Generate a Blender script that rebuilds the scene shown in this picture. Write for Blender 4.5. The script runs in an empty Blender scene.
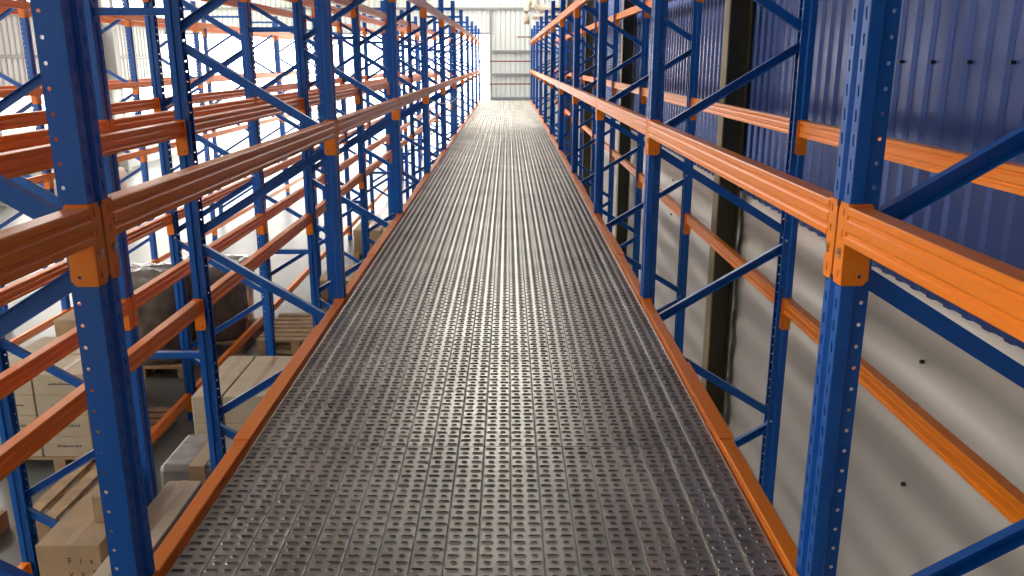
import bpy, math, random
from mathutils import Vector
random.seed(7)
SC = bpy.context.scene
COL = SC.collection
H = 1.37                     # eye height above the deck
BAY = 2.04 * H
Y0 = 1.425 * H
def FY(k): return Y0 + k * BAY
FLOOR_Z = -1.985

# ------------------------------------------------------------------ materials
def new_mat(name):
    m = bpy.data.materials.new(name); m.use_nodes = True
    nt = m.node_tree
    return m, nt, nt.nodes['Principled BSDF']
def paint(name, col, rough=.35, metal=0., spec=.5, coat=0., var=.0, vscale=3., bump=0., bscale=30., dirt=None, dirt_amt=.3, coords='Object'):
    m, nt, b = new_mat(name)
    b.inputs['Roughness'].default_value = rough
    b.inputs['Metallic'].default_value = metal
    b.inputs['Specular IOR Level'].default_value = spec
    b.inputs['Coat Weight'].default_value = coat
    b.inputs['Coat Roughness'].default_value = .15
    b.inputs['Base Color'].default_value = (*col, 1)
    geo = nt.nodes.new('ShaderNodeNewGeometry')
    if var or dirt:
        n = nt.nodes.new('ShaderNodeTexNoise'); n.inputs['Scale'].default_value = vscale
        n.inputs['Detail'].default_value = 6
        nt.links.new(geo.outputs['Position'], n.inputs['Vector'])
        r = nt.nodes.new('ShaderNodeValToRGB')
        d = dirt or tuple(c * (1 - var) for c in col)
        r.color_ramp.elements[0].position = .35; r.color_ramp.elements[1].position = .68
        r.color_ramp.elements[0].color = (*[c * (1 - dirt_amt) + q * dirt_amt for c, q in zip(col, d)], 1)
        r.color_ramp.elements[1].color = (*col, 1)
        nt.links.new(n.outputs['Fac'], r.inputs['Fac'])
        nt.links.new(r.outputs['Color'], b.inputs['Base Color'])
    if bump:
        n2 = nt.nodes.new('ShaderNodeTexNoise'); n2.inputs['Scale'].default_value = bscale
        nt.links.new(geo.outputs['Position'], n2.inputs['Vector'])
        bp = nt.nodes.new('ShaderNodeBump'); bp.inputs['Strength'].default_value = bump; bp.inputs['Distance'].default_value = .01
        nt.links.new(n2.outputs['Fac'], bp.inputs['Height']); nt.links.new(bp.outputs['Normal'], b.inputs['Normal'])
    return m
M = {}
M['blue'] = paint('blue_paint', (.003, .098, .43), .32, spec=.45, bump=.05, bscale=8)
M['orange'] = paint('orange_paint', (.88, .225, .008), .33, spec=.35)
M['steel'] = paint('zinc_steel', (.6, .6, .58), .3, metal=1)
M['concrete'] = paint('polished_concrete', (.15, .155, .145), .32, spec=.5, var=.3, vscale=.8, dirt_amt=1, bump=.08, bscale=2)
M['outground'] = paint('outside_concrete', (.62, .6, .56), .9)
M['blue_sheet'] = paint('blue_cladding', (.032, .068, .24), .26, metal=.3, spec=.4, bump=.15, bscale=4)
M['pale'] = paint('pale_wall_sheet', (.60, .545, .50), .30, metal=.25, spec=.6, bump=.05, bscale=3)
M['wallsheet'] = paint('grey_green_cladding', (.76, .80, .73), .45, spec=.4)
M['translucent'] = paint('pale_cladding', (.74, .77, .73), .5)
M['girt'] = paint('girt_grey', (.30, .31, .30), .5)
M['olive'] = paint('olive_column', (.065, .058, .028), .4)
M['olive_lit'] = paint('olive_column_flange_lit', (.34, .28, .15), .45, var=.3, dirt_amt=1)  # olive column again, with light on the aisle-facing flange put into its colour
M['lightgrey'] = paint('light_grey_paint', (.55, .56, .54), .5)
M['roofmat'] = paint('roof_sheet', (.5, .52, .52), .5)
M['carton'] = paint('carton_board', (.42, .29, .17), .75, var=.2, vscale=6, dirt_amt=1)
M['carton_pale'] = paint('pale_carton', (.50, .41, .29), .75, var=.15, vscale=6, dirt_amt=1)
M['print'] = paint('dark_print', (.06, .05, .08), .8)
M['tape'] = paint('packing_tape', (.36, .23, .12), .3)
M['wood'] = paint('pallet_wood', (.44, .29, .16), .8, var=.35, vscale=9, dirt_amt=1)
M['wrap'] = paint('stretch_wrapped_goods', (.17, .14, .12), .22, spec=.7, coat=.6, var=.5, vscale=7, dirt_amt=1, bump=.9, bscale=9)
M['wrapgrey'] = paint('grey_wrapped_goods', (.24, .205, .18), .42, spec=.5, coat=.15, var=.35, vscale=12, dirt_amt=1, bump=.6, bscale=11)
M['duct'] = paint('beige_duct', (.62, .55, .43), .55)
M['black'] = paint('black_steel', (.015, .015, .015), .5)
M['rope'] = paint('pale_cord', (.75, .70, .62), .8)

def galv(name):
    m, nt, b = new_mat(name)
    geo = nt.nodes.new('ShaderNodeNewGeometry')
    v = nt.nodes.new('ShaderNodeTexVoronoi'); v.inputs['Scale'].default_value = 55
    n = nt.nodes.new('ShaderNodeTexNoise'); n.inputs['Scale'].default_value = 2.2; n.inputs['Detail'].default_value = 8
    for q in (v, n): nt.links.new(geo.outputs['Position'], q.inputs['Vector'])
    r = nt.nodes.new('ShaderNodeValToRGB')
    r.color_ramp.elements[0].color = (.34, .325, .285, 1); r.color_ramp.elements[1].color = (.50, .48, .425, 1)
    r.color_ramp.elements[0].position = .3; r.color_ramp.elements[1].position = .7
    nt.links.new(n.outputs['Fac'], r.inputs['Fac'])
    oi = nt.nodes.new('ShaderNodeObjectInfo')
    hs = nt.nodes.new('ShaderNodeHueSaturation'); mr = nt.nodes.new('ShaderNodeMapRange')
    mr.inputs['To Min'].default_value = .86; mr.inputs['To Max'].default_value = 1.1
    nt.links.new(oi.outputs['Random'], mr.inputs['Value']); nt.links.new(mr.outputs['Result'], hs.inputs['Value'])
    nt.links.new(r.outputs['Color'], hs.inputs['Color']); nt.links.new(hs.outputs['Color'], b.inputs['Base Color'])
    b.inputs['Metallic'].default_value = .8
    mr2 = nt.nodes.new('ShaderNodeMapRange'); mr2.inputs['To Min'].default_value = .30; mr2.inputs['To Max'].default_value = .42
    nt.links.new(v.outputs['Distance'], mr2.inputs['Value']); nt.links.new(mr2.outputs['Result'], b.inputs['Roughness'])
    return m
M['brown'] = paint('brown_paint', (.22, .085, .03), .4)
M['galv'] = galv('galvanised_plank')

# ------------------------------------------------------------------ mesh builder
class MB:
    def __init__(s): s.v = []; s.f = []
    def quadv(s, *pts):
        n = len(s.v); s.v += [tuple(p) for p in pts]; s.f.append(tuple(range(n, n + len(pts))))
    def box(s, x0, x1, y0, y1, z0, z1):
        n = len(s.v)
        s.v += [(x0,y0,z0),(x1,y0,z0),(x1,y1,z0),(x0,y1,z0),(x0,y0,z1),(x1,y0,z1),(x1,y1,z1),(x0,y1,z1)]
        s.f += [tuple(n + i for i in q) for q in ((0,3,2,1),(4,5,6,7),(0,1,5,4),(1,2,6,5),(2,3,7,6),(3,0,4,7))]
        return s
    def cbox(s, x0, x1, y0, y1, z0, z1, c=.004):          # box with chamfered edges along every axis
        o = [(x0+c,y0,z0+c),(x1-c,y0,z0+c),(x1-c,y0,z1-c),(x0+c,y0,z1-c)]
        n = len(s.v)
        for y, i in ((y0, c), (y0+c, 0), (y1-c, 0), (y1, c)):
            s.v += [(x0+c+i*.3,y,z0+i),(x1-c-i*.3,y,z0+i),(x1-i,y,z0+c+i*.3),(x1-i,y,z1-c-i*.3),(x1-c-i*.3,y,z1-i),(x0+c+i*.3,y,z1-i),(x0+i,y,z1-c-i*.3),(x0+i,y,z0+c+i*.3)]
        for k in range(3):
            for j in range(8):
                a = n + k*8 + j; b = n + k*8 + (j+1) % 8
                s.f.append((a, b, b+8, a+8))
        s.f.append(tuple(n + 7 - j for j in range(8))); s.f.append(tuple(n + 24 + j for j in range(8)))
        return s
    def extrude(s, prof, p0, p1, up, cap=True):           # closed 2D profile (u, w) swept p0 -> p1; u along side, w along up
        p0 = Vector(p0); p1 = Vector(p1); d = (p1 - p0).normalized(); up = Vector(up)
        side = d.cross(up).normalized(); up = side.cross(d).normalized()
        n = len(s.v); m = len(prof)
        for p in (p0, p1):
            s.v += [tuple(p + side * u + up * w) for u, w in prof]
        for j in range(m):
            k = (j + 1) % m; s.f.append((n+j, n+k, n+m+k, n+m+j))
        if cap:
            s.f.append(tuple(n + m - 1 - j for j in range(m))); s.f.append(tuple(n + m + j for j in range(m)))
        return s
    def tube(s, pts, r, seg=10):
        pts = [Vector(p) for p in pts]; rings = []
        for i, p in enumerate(pts):
            d = (pts[min(i+1, len(pts)-1)] - pts[max(i-1, 0)]).normalized()
            a = d.cross(Vector((0,0,1)));
            if a.length < .1: a = d.cross(Vector((1,0,0)))
            a.normalize(); b = a.cross(d)
            n = len(s.v); rings.append(n)
            s.v += [tuple(p + a*r*math.cos(t) + b*r*math.sin(t)) for t in [2*math.pi*j/seg for j in range(seg)]]
        for n, q in zip(rings, rings[1:]):
            for j in range(seg):
                k = (j+1) % seg; s.f.append((n+j, n+k, q+k, q+j))
        s.f.append(tuple(rings[0]+seg-1-j for j in range(seg))); s.f.append(tuple(rings[-1]+j for j in range(seg)))
        return s
    def perf(s, P, U, W, width, length, pitch, holes, start=0.):
        """perforated sheet strip: origin P, U across, W along; holes = closed list of (u, w) in a cell"""
        P = Vector(P); U = Vector(U); W = Vector(W)
        nr = int((length - start) // pitch)
        def at(u, w): return P + U*u + W*w
        if start > 1e-6: s.quadv(at(0,0), at(width,0), at(width,start), at(0,start))
        for r in range(nr):
            w0 = start + r*pitch
            n = len(s.v); m = len(holes)
            s.v += [tuple(at(0,w0)), tuple(at(width,w0)), tuple(at(width,w0+pitch)), tuple(at(0,w0+pitch))]
            s.v += [tuple(at(u, w0+w)) for u, w in holes]
            q = m // 4                                     # holes run ccw from the lower-left quadrant
            for c in range(4):
                base = c*q
                for j in range(q):
                    a = n+4+(base+j) % m; b = n+4+(base+j+1) % m
                    if j < q-1 or q == 1 and False: s.f.append((n+c, b, a))
                a = n+4+(base+q-1) % m; b = n+4+(base+q) % m
                s.f.append((n+c, n+(c+1)%4, b, a))
        w1 = start + nr*pitch
        if length - w1 > 1e-5: s.quadv(at(0,w1), at(width,w1), at(width,length), at(0,length))
    def mesh(s, name, mat, smooth=False, thick=0., bevel=0.):
        me = bpy.data.meshes.new(name); me.from_pydata(s.v, [], s.f); me.update()
        me.materials.append(mat)
        if smooth:
            for p in me.polygons: p.use_smooth = True
        if thick or bevel:
            o = bpy.data.objects.new('tmp_' + name, me); COL.objects.link(o)
            w = o.modifiers.new('w', 'WELD'); w.merge_threshold = 1e-5
            if thick:
                q = o.modifiers.new('s', 'SOLIDIFY'); q.thickness = thick; q.offset = 0
            if bevel:
                q = o.modifiers.new('b', 'BEVEL'); q.width = bevel; q.segments = 2; q.limit_method = 'ANGLE'
            dg = bpy.context.evaluated_depsgraph_get(); dg.update()
            me2 = bpy.data.meshes.new_from_object(o.evaluated_get(dg))
            bpy.data.objects.remove(o); me2.name = name; me = me2
        return me
    def obj(s, name, mat, parent=None, **k):
        return put(name, s.mesh(name, mat, **k), parent)
def put(name, me, parent=None, loc=None):
    o = bpy.data.objects.new(name, me); COL.objects.link(o)
    if parent is not None: o.parent = parent
    if loc is not None: o.location = loc
    return o
def empty(name, loc=(0,0,0), rz=0):
    o = bpy.data.objects.new(name, None); COL.objects.link(o); o.location = loc; o.rotation_euler[2] = rz
    o.empty_display_size = .1
    return o
def tag(o, label, cat, group=None, kind=None):
    o['label'] = label; o['category'] = cat
    if group: o['group'] = group
    if kind: o['kind'] = kind
    return o
def struct(o): o['kind'] = 'structure'; return o
def copy_tree(o, parent=None):
    c = o.copy(); COL.objects.link(c); c.parent = parent
    for ch in list(o.children): copy_tree(ch, c)
    return c
ORD = ['first','second','third','fourth','fifth','sixth','seventh','eighth','ninth','tenth','eleventh','twelfth','thirteenth',
       'fourteenth','fifteenth','sixteenth','seventeenth','eighteenth']
CARD = ['zero','one','two','three','four','five','six','seven','eight','nine','ten','eleven','twelve']

# ------------------------------------------------------------------ upright frame prototype (local: face at x=0, depth to +x, y centred, z world)
PT = 2.39; PB = FLOOR_Z
def post_mesh():
    b = MB(); L = PT - PB; hw = .05; dp = .070; P = .055
    # face strips with slanted slots either side of a recessed centre channel
    slot = lambda c: [(c-.005,.010),(c+.003,.010),(c+.006,.036),(c-.002,.036)]
    def strip(y0, y1, x=0., holes=None):
        U = Vector((0,1,0))
        w = y1 - y0
        if holes: b.perf((x,y0,PB), U, (0,0,1), w, L, P, holes, .02)
        else: b.quadv((x,y0,PB),(x,y1,PB),(x,y1,PT),(x,y0,PT))
    def wall(x0,y0,x1,y1): b.quadv((x0,y0,PB),(x1,y1,PB),(x1,y1,PT),(x0,y0,PT))
    strip(-hw, -.016, 0, slot(.017)); wall(0,-.016,.010,-.010); strip(-.010, .010, .010); wall(.010,.010,0,.016)
    strip(.016, hw, 0, slot(.017))
    oc = [(.020+.0052*math.cos(a), .0275+.0052*math.sin(a)) for a in [math.radians(225+45*i) for i in range(8)]]
    for sg in (-1, 1):
        y = sg*hw
        wall(0, y, .030, y)                                            # plain part of the flank
        wall(.030, y, .036, y - sg*.012)                               # step in
        b.perf((.036, y - sg*.012, PB), (1,0,0), (0,0,1), .034, L, P, oc, .02)
        wall(dp, y - sg*.012, dp, y - sg*.024)                         # lip
    return b.mesh('post', M['blue'], thick=.0022)
post_me = post_mesh()
DEPTH = .632 * H
def brace_mesh(p0, p1, name='brace'):
    b = MB()                                                           # open C channel
    w, d, t = .023, .030, .003
    prof = [(-d/2,-w),(d/2,-w),(d/2,-w+t),(-d/2+t,-w+t),(-d/2+t,w-t),(d/2,w-t),(d/2,w),(-d/2,w)]
    b.extrude(prof, p0, p1, (0,0,1))
    return b.mesh(name, M['blue'])
xa, xb = .029, DEPTH - .029
fz = [-1.315, -.19, .93, 2.055]; bz = [-1.88, -.755, .37, 1.49]
br = []
for i in range(4):
    br.append(((xb, 0, bz[i]+.03), (xa, 0, fz[i]-.035)))
    if i < 3: br.append(((xa, 0, fz[i]+.035), (xb, 0, bz[i+1]-.03)))
brace_mes = [brace_mesh(*q) for q in br]
hbar = [brace_mesh((xa,0,2.25), (xb,0,2.25))]
bm_ = MB(); bm_.box(-.015,.085,-.065,.065,0,.006); 
foot_me = bm_.mesh('foot_plate', M['blue'], bevel=.001)
bm_ = MB(); bm_.tube([(.055,-.030,0),(.055,-.047,0)], .008, 8)
bolt_me = bm_.mesh('bolt', M['steel'])
frame0 = empty('upright_frame')
p = put('post', post_me, frame0)
p = put('post', post_me, frame0); p.location = (DEPTH, 0, 0); p.rotation_euler[2] = math.pi
for me in brace_mes: put('brace', me, frame0)
for me in hbar: put('horizontal_brace', me, frame0)
f_ = put('foot_plate', foot_me, frame0, (0,0,PB)); f_ = put('foot_plate', foot_me, frame0, (DEPTH,0,PB)); f_.rotation_euler[2] = math.pi
for z in fz[1:3]: put('bolt', bolt_me, frame0, (0,0,z)); put('bolt', bolt_me, frame0, (DEPTH-.11,0,z-.56))

# ------------------------------------------------------------------ beam prototype (local: x = outward thickness 0..-.05, y from 0..LB, top z=0)
GAP = .056                                  # half gap of a beam end from the frame centre line
LB = BAY - 2*GAP
BH = .088
def beam_profile():                         # (x, z) closed, outer face at x=0, inner at x=-.05
    q = [(-.003,0),(0,-.003),(0,-.017),(-.005,-.022),(-.005,-.029),(0,-.034),(0,-.055),(-.005,-.060),(-.005,-.067),(0,-.072),(0,-BH+.003),(-.003,-BH)]
    r = [(-.05 - x, z) for x, z in reversed(q)]
    return q + r
def beam_mesh():
    b = MB(); pr = beam_profile(); n = len(pr)
    for y in (0, LB): b.v += [(x, y, z) for x, z in pr]
    for j in range(n):
        k = (j+1) % n; b.f.append((j, j+n, k+n, k))
    b.f.append(tuple(range(n))); b.f.append(tuple(range(2*n-1, n-1, -1)))
    return b.mesh('pallet_rack_beam', M['orange'])
beam_me = beam_mesh()
PH = .193
def plate_mesh():                            # L-shaped end connector at y=0 end, web across x, flange over the post face
    b = MB(); z1 = .006; z0 = z1 - PH
    # web with a chamfered lower inner corner, safety hole drawn as a real opening
    c = [(-.066, z0+.014),(-.054,z0),(-.004,z0),(-.004,z1),(-.055,z1),(-.062,z1-.007)]
    hx, hz, hr = -.045, z0+.022, .005
    hole = [(hx+hr*math.cos(a), hz+hr*math.sin(a)) for a in [math.radians(225+60*i) for i in range(6)]]
    # map outline to ring around the hole
    n = len(b.v); b.v += [(x,0,z) for x,z in c]; b.v += [(x,0,z) for x,z in hole]
    m = [n+6+i for i in range(6)]; o = [n+i for i in range(6)]
    b.f += [(o[0],o[1],m[0],m[5]),(o[1],o[2],m[1],m[0]),(o[2],o[3],m[2],m[1]),(o[3],o[4],m[3],m[2]),(o[4],o[5],m[4],m[3]),(o[5],o[0],m[5],m[4])]
    # flange
    hs = [(.017,.016),(.023,.016),(.023,.034),(.017,.034)]
    b.perf((-.004, 0, z0), (0,-1,0), (0,0,1), .044, PH, PH/4, hs, 0)
    b.quadv((-.004,-.044,z0+.008),(-.004,-.051,z0+.018),(-.004,-.051,z1-.018),(-.004,-.044,z1-.006))
    return b.mesh('end_plate', M['orange'], thick=.004)
plate_me = plate_mesh()
b_ = MB(); b_.tube([(-.003,-.020,-.108),(.006,-.020,-.108)], .007, 8); b_.box(-.001,.002,-.025,-.015,-.125,-.108)
pin_me = b_.mesh('safety_pin', M['steel'])
beam0 = put('pallet_rack_beam', beam_me)
e0 = put('end_plate', plate_me, beam0)
e1 = put('end_plate', plate_me, beam0, (0, LB, 0)); e1.scale = (1, -1, 1)
p0_ = put('safety_pin', pin_me, beam0); p1_ = put('safety_pin', pin_me, beam0, (0, LB, 0)); p1_.scale = (1,-1,1)
used = {'beam': False, 'frame': False}

LEV = {'low': -1.706, 'deck': .027, 'waist': 1.046, 'top': 2.028}
# rows: name, x of walkway-facing beam face, direction into the rack, frames, levels
ROWS = [
 dict(id='R', desc='rack by the blue cladding', x=.775, s=1, k0=-1, k1=10, near=('deck','waist','top'), far=('deck','waist','top'), phase=0),
 dict(id='A', desc='open-side rack edging the walkway', x=-.951, s=-1, k0=-1, k1=10, near=('deck','waist','top'), far=('deck','waist','top'), phase=0),
 dict(id='B', desc='rack backing onto the open-side rack', x=-2.208, s=-1, k0=0, k1=10, near=('low','deck','waist','top'), far=('low','deck','waist','top'), phase=1),
 dict(id='C', desc='rack across the bare floor aisle', x=-5.617, s=-1, k0=2, k1=10, near=('low','deck','waist','top'), far=('deck','waist','top'), phase=0),
]
LN = {'low': 'floor-level', 'deck': 'deck-level', 'waist': 'waist-high', 'top': 'overhead'}
INSET = .008                                # post face sits this far behind the beam face
for R in ROWS:
    s = R['s']
    for k in range(R['k0'], R['k1'] + 1):
        f = frame0 if not used['frame'] else copy_tree(frame0); used['frame'] = True
        xf = R['x'] + s * INSET; xe = R['x'] + s * (.866 - INSET)
        # frame local 0..DEPTH ; near post face at local x=0
        D = .866 - 2*INSET
        if s > 0: f.location = (xf, FY(k), 0); f.rotation_euler[2] = 0
        else: f.location = (xf, FY(k), 0); f.rotation_euler[2] = math.pi
        if R['phase']:
            f.location = (xf + s*DEPTH, FY(k), 0); f.rotation_euler[2] = math.pi if s > 0 else 0
        tag(f, f"blue perforated upright frame, {ORD[k - R['k0']]} along the {R['desc']}", 'rack frame', f"blue upright frames of the {R['desc']}")
    for side, levs in (('near', R['near']), ('far', R['far'])):
        for lv in levs:
            for k in range(R['k0'], R['k1']):
                if R['id'] == 'B' and side == 'near' and lv == 'low' and 1 <= k <= 4: continue
                b = beam0 if not used['beam'] else copy_tree(beam0); used['beam'] = True
                # outer face direction: near beams face -s, far beams face +s
                out = -s if side == 'near' else s
                x = R['x'] if side == 'near' else R['x'] + s*(DEPTH + 2*INSET)
                if out > 0: b.location = (x, FY(k) + GAP, LEV[lv]); b.rotation_euler[2] = 0
                else: b.location = (x, FY(k) + GAP + LB, LEV[lv]); b.rotation_euler[2] = math.pi
                fn = 'walkway face' if side == 'near' else 'rear face'
                tag(b, f"orange {LN[lv]} beam, {fn} of {R['desc']}, bay {CARD[k - R['k0'] + 1]}", 'rack beam',
                    f"{LN[lv]} beams on the {fn} of the {R['desc']}", 'thing')
# fit the frame depth: far post outer face must sit INSET inside the far beam face (DEPTH already does)

# row spacers between the two back-to-back racks
sp0 = None
xA = -.951 - INSET - DEPTH; xB = -2.208 - INSET
b_ = MB(); prof = [(-.02,-.02),(.02,-.02),(.02,.02),(-.02,.02)]
b_.extrude(prof, (xA+.01, 0, 0), (xB-.01, 0, 0), (0,0,1)); sp_me = b_.mesh('row_spacer', M['blue'], bevel=.004)
b_ = MB(); b_.box(-.003,.003,-.03,.03,-.05,.05); spp = b_.mesh('spacer_plate', M['blue'])
for k in range(0, 11):
    for zz, nm in ((1.62, 'upper'), (-.33, 'lower')):
        o = put('row_spacer', sp_me, None, (0, FY(k), zz))
        put('spacer_plate', spp, o, (xA, 0, 0)); put('spacer_plate', spp, o, (xB, 0, 0))
        tag(o, f"short blue {nm} spacer joining the two open-side racks at their frames, {ORD[k]} along", 'row spacer', f'{nm} row spacers')

# ------------------------------------------------------------------ deck planks
DX0, DX1 = -.944, .768
NP = 18; PWD = (DX1 - DX0) / NP; PL = 2.2*H
def plank_mesh():
    b = MB(); w = PWD - .0010; L = PL - .004; pitch = L / 88; hw = w/2; e = .0045; dpt = .028
    lip = .0028
    cells = ((-hw+e+.001, -.003), (.003, hw-e-.001))
    # slopes, side folds
    for sg in (-1, 1):
        X1 = sg*(hw-e); X2 = sg*hw
        b.quadv((X1,0,0),(X1+sg*.002,0,.0009),(X1+sg*.002,L,.0009),(X1,L,0))
        b.quadv((X1+sg*.002,0,.0009),(X2,0,-.0015),(X2,L,-.0015),(X1+sg*.002,L,.0009))
        b.quadv((X2,0,-.0015),(X2,0,-dpt),(X2,L,-dpt),(X2,L,-.0015))
        b.quadv((X2,0,-dpt),(X2-sg*.015,0,-dpt),(X2-sg*.015,L,-dpt),(X2,L,-dpt))
    b.quadv((-hw,0,-dpt),(hw,0,-dpt),(hw,0,0),(-hw,0,0)); b.quadv((-hw,L,-dpt),(hw,L,-dpt),(hw,L,0),(-hw,L,0))
    xs = [-(hw-e), -.0015, .0015, hw-e]
    b.quadv((xs[1],0,0),(xs[2],0,0),(xs[2],L,0),(xs[1],L,0))
    for r in range(88):
        y0 = r*pitch; yc = y0 + pitch/2
        for c in range(2):
            X0, X1 = (xs[0], xs[1]) if c == 0 else (xs[2], xs[3])
            long_ = (r + c) % 2
            hl = .0158 if long_ else .0082
            off = (.003 if c == 0 else -.003) * (0 if long_ else 1) + (-.001 if c == 0 else .001)
            xc = (X0+X1)/2 + off; hh = .0046
            ring = lambda g, z: [(xc-hl-g, yc-hh*.5-g*.6, z),(xc-hl+.003, yc-hh-g, z),(xc+hl-.003, yc-hh-g, z),(xc+hl+g, yc-hh*.5-g*.6, z),
                                 (xc+hl+g, yc+hh*.5+g*.6, z),(xc+hl-.003, yc+hh+g, z),(xc-hl+.003, yc+hh+g, z),(xc-hl-g, yc+hh*.5+g*.6, z)]
            n = len(b.v)
            b.v += [(X0,y0,0),(X1,y0,0),(X1,y0+pitch,0),(X0,y0+pitch,0)]
            b.v += ring(.0036, 0) + ring(.0012, lip) + ring(0, lip*.9) + ring(0, -.024)
            o = n + 4
            b.f += [(n, n+1, o+2, o+1), (n+1, o+3, o+2), (n+1, n+2, o+4, o+3), (n+2, o+5, o+4), (n+2, n+3, o+6, o+5), (n+3, o+7, o+6), (n+3, n, o+0, o+7), (n, o+1, o+0)]
            for k in range(3):
                for j in range(8):
                    a = o + 8*k + j; q = o + 8*k + (j+1) % 8
                    b.f.append((a, q, q+8, a+8))
    return b.mesh('deck_plank', M['galv'])
plank_me = plank_mesh()
PY0 = -.14 * H
for r in range(10):
    for i in range(NP):
        o = put('deck_plank', plank_me, None, (DX0 + PWD*(i+.5), PY0 + r*PL + .002, 0))
        tag(o, f"slotted galvanised deck plank, {ORD[i]} across from the open-side edge beam, walkway length {CARD[r+1]}", 'deck plank', f'deck planks of walkway length {CARD[r+1]}')
# bearers under the planks, spanning between the two edge beams
b_ = MB(); b_.box(-.951+.001, .775-.001, -.022, .022, -.085, -.029); bear_me = b_.mesh('deck_bearer', M['blue'], bevel=.002)
for j in range(21):
    o = put('deck_bearer', bear_me, None, (0, PY0 + PL*.5*j + (.03 if j == 0 else -.03 if j == 20 else 0), 0))
    tag(o, f'blue cross bearer under the slotted planks, {ORD[j] if j < 18 else ["third to last","second to last","last"][j-18]} along the walkway', 'bearer', 'bearers under the walkway')
# orange cover angles clipped over the edge beams
def cap_mesh(s, L):
    b = MB(); x0 = 0
    t = .003
    b.box(min(s*.003, -s*.056), max(s*.003, -s*.056), 0, L, .0006, .0046)
    return b.mesh('edge_cover', M['orange'], bevel=.001)
capR = cap_mesh(-1, .59*H); capL = cap_mesh(1, 1.0*H)
for r in range(9):
    y = 2.06*H + (r-1)*PL
    if r: pass
    o = put('edge_cover', capR, None, (.775, y, LEV['deck'])); tag(o, f'thin orange cover strip lying on the edge beam by the blue cladding, {ORD[r]} along', 'edge cover', 'edge covers on the cladding side')
    o = put('edge_cover', capL, None, (-.951, y, LEV['deck'])); tag(o, f'thin orange cover strip lying on the open-side edge beam, {ORD[r]} along', 'edge cover', 'edge covers on the open side')

# end guard rails across the walkway
def rail(x0, x1, z, label):
    b = MB(); b.extrude([(-.02,-.022),(.02,-.022),(.02,.022),(-.02,.022)], (x0, FY(10)+.02, z), (x1, FY(10)+.02, z), (0,0,1))
    o = b.obj('guard_rail', M['brown'], bevel=.003)
    for x in (x0, x1):
        q = MB(); q.box(x-.003, x+.003, FY(10)-.03, FY(10)+.07, z-.07, z+.05); q.obj('end_plate', M['orange'], o)
    tag(o, label, 'guard rail', 'guard rails at the walkway end', 'thing')
rail(-.957, .781, 1.32, 'upper thin orange rail closing the far end of the walkway')
rail(-.957, .781, .56, 'lower thin orange rail closing the far end of the walkway')
rail(.32, .781, 2.12, 'short brown rail stub high at the walkway end, by the cladding-side rack')

# pale cord sagging beneath the open-side beams
pts = []
for i in range(33):
    t = i/32; y = FY(3) + t*(FY(6)-FY(3)); pts.append((-.925, y, .90 - .20*math.sin(math.pi*t)**1 + .0*t))
o = MB().tube(pts, .006, 6).obj('cord', M['rope'], smooth=True)
tag(o, 'thin pale cord sagging under the waist-high beams of the open-side rack', 'cord')

# ------------------------------------------------------------------ building shell
YN, YE = -4.0, 31.6
XL, XR = -12.3, 2.06
b_ = MB(); b_.box(XL-.2, XR+.3, YN, YE+.2, FLOOR_Z-.15, FLOOR_Z); struct(b_.obj('floor', M['concrete']))
b_ = MB(); b_.box(-60, 40, -40, 80, FLOOR_Z-.4, FLOOR_Z-.16); struct(b_.obj('ground_outside', M['outground']))
def ribbed(axis, a0, a1, z0, z1, pos, inward, pitch, depth, mat, name, flat=.45):
    b = MB(); n = int((a1-a0)/pitch); prev = None
    pts = []
    for i in range(n+1):
        a = a0 + i*pitch
        for da, dd in ((0,0),(pitch*flat,0),(pitch*(flat+.12),depth),(pitch*.88,depth)):
            if a + da <= a1: pts.append((a+da, dd))
    pts.append((a1, 0))
    t = .004
    for side in (0, 1):
        for p, q in zip(pts, pts[1:]):
            P = [(p[0], pos + inward*(p[1]-side*t)), (q[0], pos + inward*(q[1]-side*t))]
            if axis == 'y': c = [(P[0][1],P[0][0],z0),(P[1][1],P[1][0],z0),(P[1][1],P[1][0],z1),(P[0][1],P[0][0],z1)]
            else: c = [(P[0][0],P[0][1],z0),(P[1][0],P[1][1],z0),(P[1][0],P[1][1],z1),(P[0][0],P[0][1],z1)]
            b.quadv(*c)
    for p, q in zip(pts, pts[1:]):
        for z in (z0, z1):
            P = [pos + inward*p[1], pos + inward*q[1], pos + inward*(q[1]-t), pos + inward*(p[1]-t)]
            if axis == 'y': b.quadv((P[0],p[0],z),(P[1],q[0],z),(P[2],q[0],z),(P[3],p[0],z))
            else: b.quadv((p[0],P[0],z),(q[0],P[1],z),(q[0],P[2],z),(p[0],P[3],z))
    return struct(b.obj(name, mat))
ribbed('y', YN, YE, .265, 6.2, 2.035, -1, .165, .016, M['blue_sheet'], 'wall_right')
b_ = MB(); N = 72; prev = None                                # broad shallow horizontal waves in the pale lower wall
zs = [(FLOOR_Z + (.45-FLOOR_Z)*i/N) for i in range(N+1)]
xs_ = [2.066 - .008*math.sin(2*math.pi*z/.34) for z in zs]
for a in range(N):
    b_.quadv((xs_[a],YN,zs[a]),(xs_[a],YE,zs[a]),(xs_[a+1],YE,zs[a+1]),(xs_[a+1],YN,zs[a+1]))
lw = struct(b_.obj('wall_right_lower', M['pale'], smooth=True, thick=.02))
for j, (yy, zz) in enumerate([(3.9,-.07),(3.91,-.30),(3.92,-.75),(1.9,-.2),(10.4,-.07),(10.4,-.5)]):
    q = MB().tube([(2.053,yy,zz),(2.035,yy,zz)], .011, 8).obj('wall_bolt', M['black'], lw)
bw = bpy.data.objects['wall_right']
for j in range(8):
    MB().tube([(2.036-.0,3.48+.33*j-.66,1.36),(2.014,3.48+.33*j-.66,1.36)], .008, 8).obj('roofing_screw', M['black'], bw)
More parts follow.
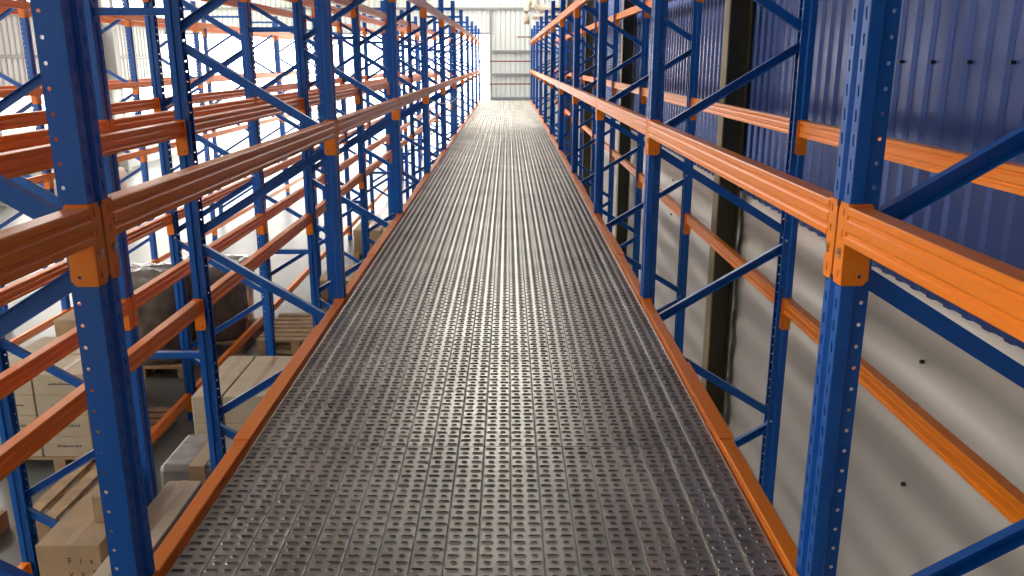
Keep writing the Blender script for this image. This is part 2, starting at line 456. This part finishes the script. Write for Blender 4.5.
# H columns in front of the blue cladding
for c in range(4):
    y = 7.28 + 6.62*c
    b = MB(); b.box(1.822, 1.99, y-.006, y+.006, FLOOR_Z, 6.2); b.box(1.99, 2.0, y-.09, y+.09, FLOOR_Z, 6.2)
    o = struct(b.obj('column', M['olive'])); o.name = 'column'
    b = MB(); b.box(1.81, 1.822, y-.09, y+.09, FLOOR_Z, 6.2); b.obj('flange', M['olive_lit'], o)
    b = MB(); b.box(2.03, 2.05, y+.25, y+.33, FLOOR_Z, .25)
    for t in range(9): b.box(2.02, 2.05, y+.24, y+.34, -1.9+.24*t, -1.9+.24*t+.05)
    o2 = struct(b.obj('trim_1', M['lightgrey']))
# end wall
EY = YE
ribbed('x', -.6, XR, FLOOR_Z, 6.2, EY, -1, .175, .03, M['wallsheet'], 'wall_end')
ribbed('x', XL, -.6, 2.28, 6.2, EY, -1, .175, .03, M['wallsheet'], 'wall_end_over_opening')
b_ = MB()
for z in (2.28, ): b_.box(XL, -.6, EY-.10, EY-.03, z-.03, z+.03)
for z in (1.67, .86, .02): b_.box(-.6, XR, EY-.10, EY-.03, z-.045, z+.03)
b_.box(-.66, -.58, EY-.12, EY-.03, FLOOR_Z, 3.1)
b_.box(XL, XR, EY-.10, EY-.03, 3.1, 3.17)
struct(b_.obj('trim_2', M['girt']))
# left wall: cladding above, open bay below
ribbed('y', YN, YE, .62, 2.5, XL, 1, .25, .03, M['translucent'], 'wall_left')
b_ = MB()
for z in (.62, 1.45, 2.46, 4.4): b_.box(XL+.03, XL+.10, YN, YE, z-.04, z+.04)
struct(b_.obj('trim_3', M['girt']))
b_ = MB(); b_.box(XL-.1, XL+.1, YN, YE, FLOOR_Z, -1.2); struct(b_.obj('wall_left_kerb', M['lightgrey']))
for c in range(-1, 5):
    y = .02 + 6.62*c + 6.62*0
    b = MB(); b.box(XL+.10, XL+.45, y-.01, y+.01, FLOOR_Z, 6.2); b.box(XL+.10, XL+.12, y-.12, y+.12, FLOOR_Z, 6.2); b.box(XL+.43, XL+.45, y-.12, y+.12, FLOOR_Z, 6.2)
    struct(b.obj('column', M['lightgrey']))
# near wall behind the camera
ribbed('x', XL, XR, FLOOR_Z, 6.2, YN, 1, .25, .03, M['wallsheet'], 'wall_near')
# unseen roof, with a gap added to put daylight on the far deck
b_ = MB()
def rf(x0,x1,y0,y1): b_.box(x0,x1,y0,y1,6.2,6.26)
rf(XL-.4, XR+.3, YN-.3, 16.5)
rf(XL-.4, -1.9, 16.5, YE+.3)
rf(.9, XR+.3, 16.5, YE+.3)
struct(b_.obj('ceiling', M['roofmat']))

# ducts under the roof at the far end
o = empty('ventilation_duct', (0,0,0))
def curve(pts, n=6): return pts
MB().tube([(.60,28.4,2.48),(.585,28.4,2.7),(.60,28.4,2.9),(.66,28.4,3.1),(.76,28.4,3.3),(.92,28.4,3.44),(1.15,28.4,3.5),(2.0,28.4,3.5)], .10, 16).obj('hose', M['duct'], o, smooth=True)
MB().tube([(.86,28.0,3.22),(.88,28.0,3.08),(.95,28.0,2.98),(1.08,28.0,2.93),(1.3,28.0,2.92),(1.95,28.0,2.95)], .12, 16).obj('pipe', M['duct'], o, smooth=True)
MB().tube([(.80,28.7,2.72),(1.2,28.7,2.70),(1.95,28.7,2.74)], .075, 14).obj('pipe', M['duct'], o, smooth=True)
for xx in (1.0, 1.6):
    b = MB(); b.box(xx-.03, xx+.03, 28.38, 28.42, 3.55, 6.2); b.obj('hanger', M['girt'], o)
tag(o, 'bulky beige ventilation ducts hanging above the far end of the cladding-side rack', 'duct')

# ------------------------------------------------------------------ goods
def pallet(x0, x1, y0, y1, z, label, turned=False):
    o = empty('wooden_pallet', ((x0+x1)/2, (y0+y1)/2, z))
    w, d = (x1-x0)/2, (y1-y0)/2
    if turned: o.rotation_euler[2] = math.pi/2; w, d = d, w
    b = MB()
    n = max(3, int(2*d/.13))
    for i in range(n):
        y = -d + i*(2*d-.095)/(n-1); b.box(-w, w, y, y+.095, .112, .134)
    b.obj('deck_boards', M['wood'], o)
    for sx in (-w, -.05, w-.1):
        b = MB()
        b.box(sx, sx+.1, -d, d, .09, .112)
        for sy in (-d, -.06, d-.12): b.box(sx, sx+.1, sy, sy+.12, .018, .09)
        b.box(sx, sx+.1, -d, d, 0, .018)
        b.obj('stringer', M['wood'], o)
    tag(o, label, 'pallet', 'wooden pallets'); return o
def carton(x0, x1, y0, y1, z0, z1, label, group, mat='carton', printed=True, text=None):
    o = MB().cbox(x0, x1, y0, y1, z0, z1, .006).obj('carton', M[mat])
    b = MB(); cx = (x0+x1)/2
    b.box(x0+.001 if x1-x0 > y1-y0 else cx-.024, x1-.001 if x1-x0 > y1-y0 else cx+.024, (y0+y1)/2-.024 if x1-x0 > y1-y0 else y0+.001, (y0+y1)/2+.024 if x1-x0 > y1-y0 else y1-.001, z1-.0005, z1+.0008)
    b.obj('tape', M['tape'], o)
    if text:
        for row, (tx, zz, sz) in enumerate(text):
            cu = bpy.data.curves.new('printed_text', 'FONT'); cu.body = tx; cu.size = sz; cu.extrude = .0006; cu.space_character = 1.5
            t = bpy.data.objects.new('printed_text', cu); COL.objects.link(t); t.parent = o
            cu.materials.append(M['print'])
            dg = bpy.context.evaluated_depsgraph_get(); dg.update()
            me = bpy.data.meshes.new_from_object(t.evaluated_get(dg)); bpy.data.objects.remove(t)
            t = put('printed_text', me, o)
            t.rotation_euler = (math.pi/2, 0, 0); t.location = (x0 + .47*(x1-x0), y0-.0015, z0 + zz)
    elif printed:
        b = MB(); zc = z0 + (z1-z0)*.48; x = x0 + .3*(x1-x0); rr = random.Random(int(z0*100)+int(x0*100))
        while x < x1 - .22*(x1-x0):
            w = rr.uniform(.008,.018); h = rr.uniform(.012,.022); b.box(x, x+w*.8, y0-.0012, y0+.0005, zc, zc+h); x += w + .004
        b.obj('printed_line', M['print'], o)
    tag(o, label, 'carton', group); return o
def wrapped(x0, x1, y0, y1, z0, z1, mat, label, seed=1, lump=.05, n=6):
    rr = random.Random(seed); b = MB(); nu, nv = 28, 12
    cx, cy = (x0+x1)/2, (y0+y1)/2; w, d = (x1-x0)/2, (y1-y0)/2
    def rad(a):
        c, s = math.cos(a), math.sin(a)
        r = (abs(c)**n + abs(s)**n) ** (-1/n); return c*r, s*r
    rows = []
    ph = [rr.uniform(0, 6.28) for _ in range(6)]
    for v in range(nv+1):
        t = v/nv
        for u in range(nu):
            a = 2*math.pi*u/nu; X, Y = rad(a)
            k = 1 + lump*(math.sin(5*a+ph[0]+3*t)*.35 + math.sin(9*a+ph[1]-7*t)*.25 + rr.uniform(-.3,.3))
            if t > .85: k *= 1 - (t-.85)*.5
            b.v.append((cx + X*w*k*.98, cy + Y*d*k*.98, z0 + (z1-z0)*t + (0 if v == 0 else lump*.12*math.sin(3*a+ph[2]))))
    for v in range(nv):
        for u in range(nu):
            a = v*nu+u; c = v*nu+(u+1) % nu; b.f.append((a, c, c+nu, a+nu))
    top = nv*nu; n0 = len(b.v)
    for u in range(nu):
        p = b.v[top+u]; b.v.append((cx+(p[0]-cx)*.6, cy+(p[1]-cy)*.6, z1 + lump*rr.uniform(0,.6)))
    for u in range(nu): b.f.append((top+u, top+(u+1)%nu, n0+(u+1)%nu, n0+u))
    b.v.append((cx, cy, z1+lump*.4)); c = len(b.v)-1
    for u in range(nu): b.f.append((n0+u, n0+(u+1)%nu, c))
    b.f.append(tuple(range(nu-1,-1,-1)))
    o = b.obj('wrapped_bale', M[mat], smooth=True); tag(o, label, 'wrapped goods', 'plastic-wrapped goods'); return o
F = FLOOR_Z
# printed cartons on the aisle pallet
pallet(-4.35, -3.2, 6.45, 7.5, F, 'wooden pallet under the stack of small printed cartons on the aisle floor')
lay = ['bottom', 'second', 'third', 'top']
for l in range(4):
    for i in range(2):
        for j in range(2):
            x0 = -4.33 + i*.43
            carton(x0, x0+.42, 6.46+j*.5, 6.94+j*.5, F+.135+l*.185, F+.133+(l+1)*.185,
                   f"small printed carton, {lay[l]} layer, {['outer','walkway-side'][i]} column, {['front','rear'][j]} row of aisle stack", 'small printed cartons on the aisle pallet', 'carton_pale')
carton(-4.30, -3.85, 7.6, 8.2, F, F+.98, 'tall brown carton standing behind the small printed cartons', 'tall cartons', 'carton', False)
# carton on low shelf
pallet(-2.66, -2.262, 3.95, 4.70, LEV['low'], 'wooden pallet on low beams under the brown carton with large print')
carton(-2.62, -2.262, 4.12, 4.68, LEV['low']+.135, -1.22, 'large brown carton with widely spaced print on the low shelf', 'cartons on low beams', 'carton', text=[('F i s i', .235, .055), ('y v B', .155, .055)])
carton(-2.40, -2.27, 4.35, 4.65, -1.218, -1.05, 'small brown carton standing on the large printed carton', 'cartons on low beams', 'carton', False)
pallet(-3.26, -2.86, 4.95, 5.85, LEV['low'], 'empty pale wooden pallet resting on the low beams beyond the printed carton', True)
pallet(-4.5, -3.72, 4.7, 5.6, F, 'wooden pallet under grey bale at the outer edge of the aisle')
wrapped(-4.48, -3.74, 4.75, 5.55, F+.135, F+.62, 'wrapgrey', 'squat grey plastic bale on a pallet beside the aisle cartons', 3)
pallet(-2.3, -1.3, 5.02, 5.62, F, 'wooden pallet under the flat grey wrapped pack beside the walkway')
o = MB().cbox(-2.31, -1.3, 5.03, 5.56, F+.135, -1.21, .03).obj('wrapped_pack', M['wrapgrey'], bevel=.01)
b = MB(); b.box(-2.1, -2.0, 5.026, 5.563, F+.14, -1.206); b.obj('strap', M['tape'], o)
tag(o, 'flat-topped grey wrapped pack below the walkway edge', 'wrapped goods', 'plastic-wrapped goods')
carton(-2.17, -1.95, 3.6, 4.86, F, -1.22, 'long narrow pale carton on the floor between the two open-side racks', 'floor cartons', 'carton_pale', False)
# carton pallet below
pallet(-2.47, -1.45, 6.05, 7.05, F, 'wooden pallet under the glossy wrapped cartons by the second frame')
for l in range(3):
    z0 = F+.135+l*.235; z1 = z0+.232
    carton(-2.46, -2.225, 6.07, 7.0, z0, z1, f'narrow brown carton, {["bottom","middle","top"][l]} of the stack by the second open-side frame', 'wrapped cartons by the second frame', 'carton_pale', False)
    for i, (xa_, xb_) in enumerate(((-2.215,-1.85),(-1.84,-1.47))):
        carton(xa_, xb_, 6.07, 7.0, z0, z1, f'wide brown carton, {["bottom","middle","top"][l]} layer, {["outer","walkway-side"][i]} column near second open-side frame', 'wrapped cartons by the second frame', 'carton_pale', False)
# further goods
pallet(-4.1, -3.15, 9.4, 10.4, F, 'wooden pallet under the lumpy bale in the floor aisle')
wrapped(-4.08, -3.18, 9.45, 10.35, F+.135, F+1.0, 'wrap', 'lumpy brown plastic-wrapped bale in the floor aisle beyond the cartons', 8, .09)
pallet(-4.5, -3.5, 8.6, 9.2, F, 'wooden pallet under the tall dark wrapped bale in the aisle')
wrapped(-4.45, -3.55, 8.65, 9.2, F+.135, F+1.15, 'wrap', 'tall dark wrapped bale standing behind the small printed cartons', 9, .07)
for j in range(3):
    pallet(-2.75, -1.9, 8.7, 9.7, F+.136*j, f'{["bottom","middle","top"][j]} wooden pallet of a stack of three beneath the open-side rack')
for j, (yy, hh) in enumerate(((11.4,.36),(14.3,.5))):
    pallet(-2.7, -1.7, yy, yy+1, F, f'wooden pallet holding low cartons beneath the {["fourth","fifth"][j]} open-side bay')
    for i in range(2):
        carton(-2.69+.5*i, -2.21+.5*i, yy+.02, yy+.98, F+.135, F+hh, f'{["outer","walkway-side"][i]} brown carton on the pallet beneath the {["fourth","fifth"][j]} open-side bay', 'cartons beneath the open-side rack', 'carton', False)
pallet(-9.9, -8.9, 19.0, 20.0, F, 'wooden pallet with white bale far across the hall')
wrapped(-9.85, -8.95, 19.05, 19.95, F+.135, F+.9, 'rope', 'white bale far across the hall beyond the outermost rack', 15, .08)

# ------------------------------------------------------------------ light
w = bpy.data.worlds.new('World'); SC.world = w; w.use_nodes = True
bg = w.node_tree.nodes['Background']
bg.inputs['Color'].default_value = (1.0, .965, .90, 1); bg.inputs['Strength'].default_value = 7.5

# ------------------------------------------------------------------ camera
cam = bpy.data.cameras.new('Camera'); co = bpy.data.objects.new('Camera', cam); COL.objects.link(co)
cam.sensor_width = 36; cam.lens = 840/1024*36; cam.clip_start = .05; cam.clip_end = 300
co.location = (0, 0, H)
co.rotation_euler = (math.radians(90-15.2), 0, math.radians(-.27))
SC.camera = co
SC.view_settings.view_transform = 'Standard'; SC.view_settings.look = 'None'
SC.view_settings.exposure = 0; SC.view_settings.gamma = 1; SC.view_settings.use_curve_mapping = False
SC.cycles.max_bounces = 8; SC.cycles.diffuse_bounces = 4; SC.cycles.glossy_bounces = 4
SC.cycles.sample_clamp_indirect = 8
SC.cycles.use_denoising = True
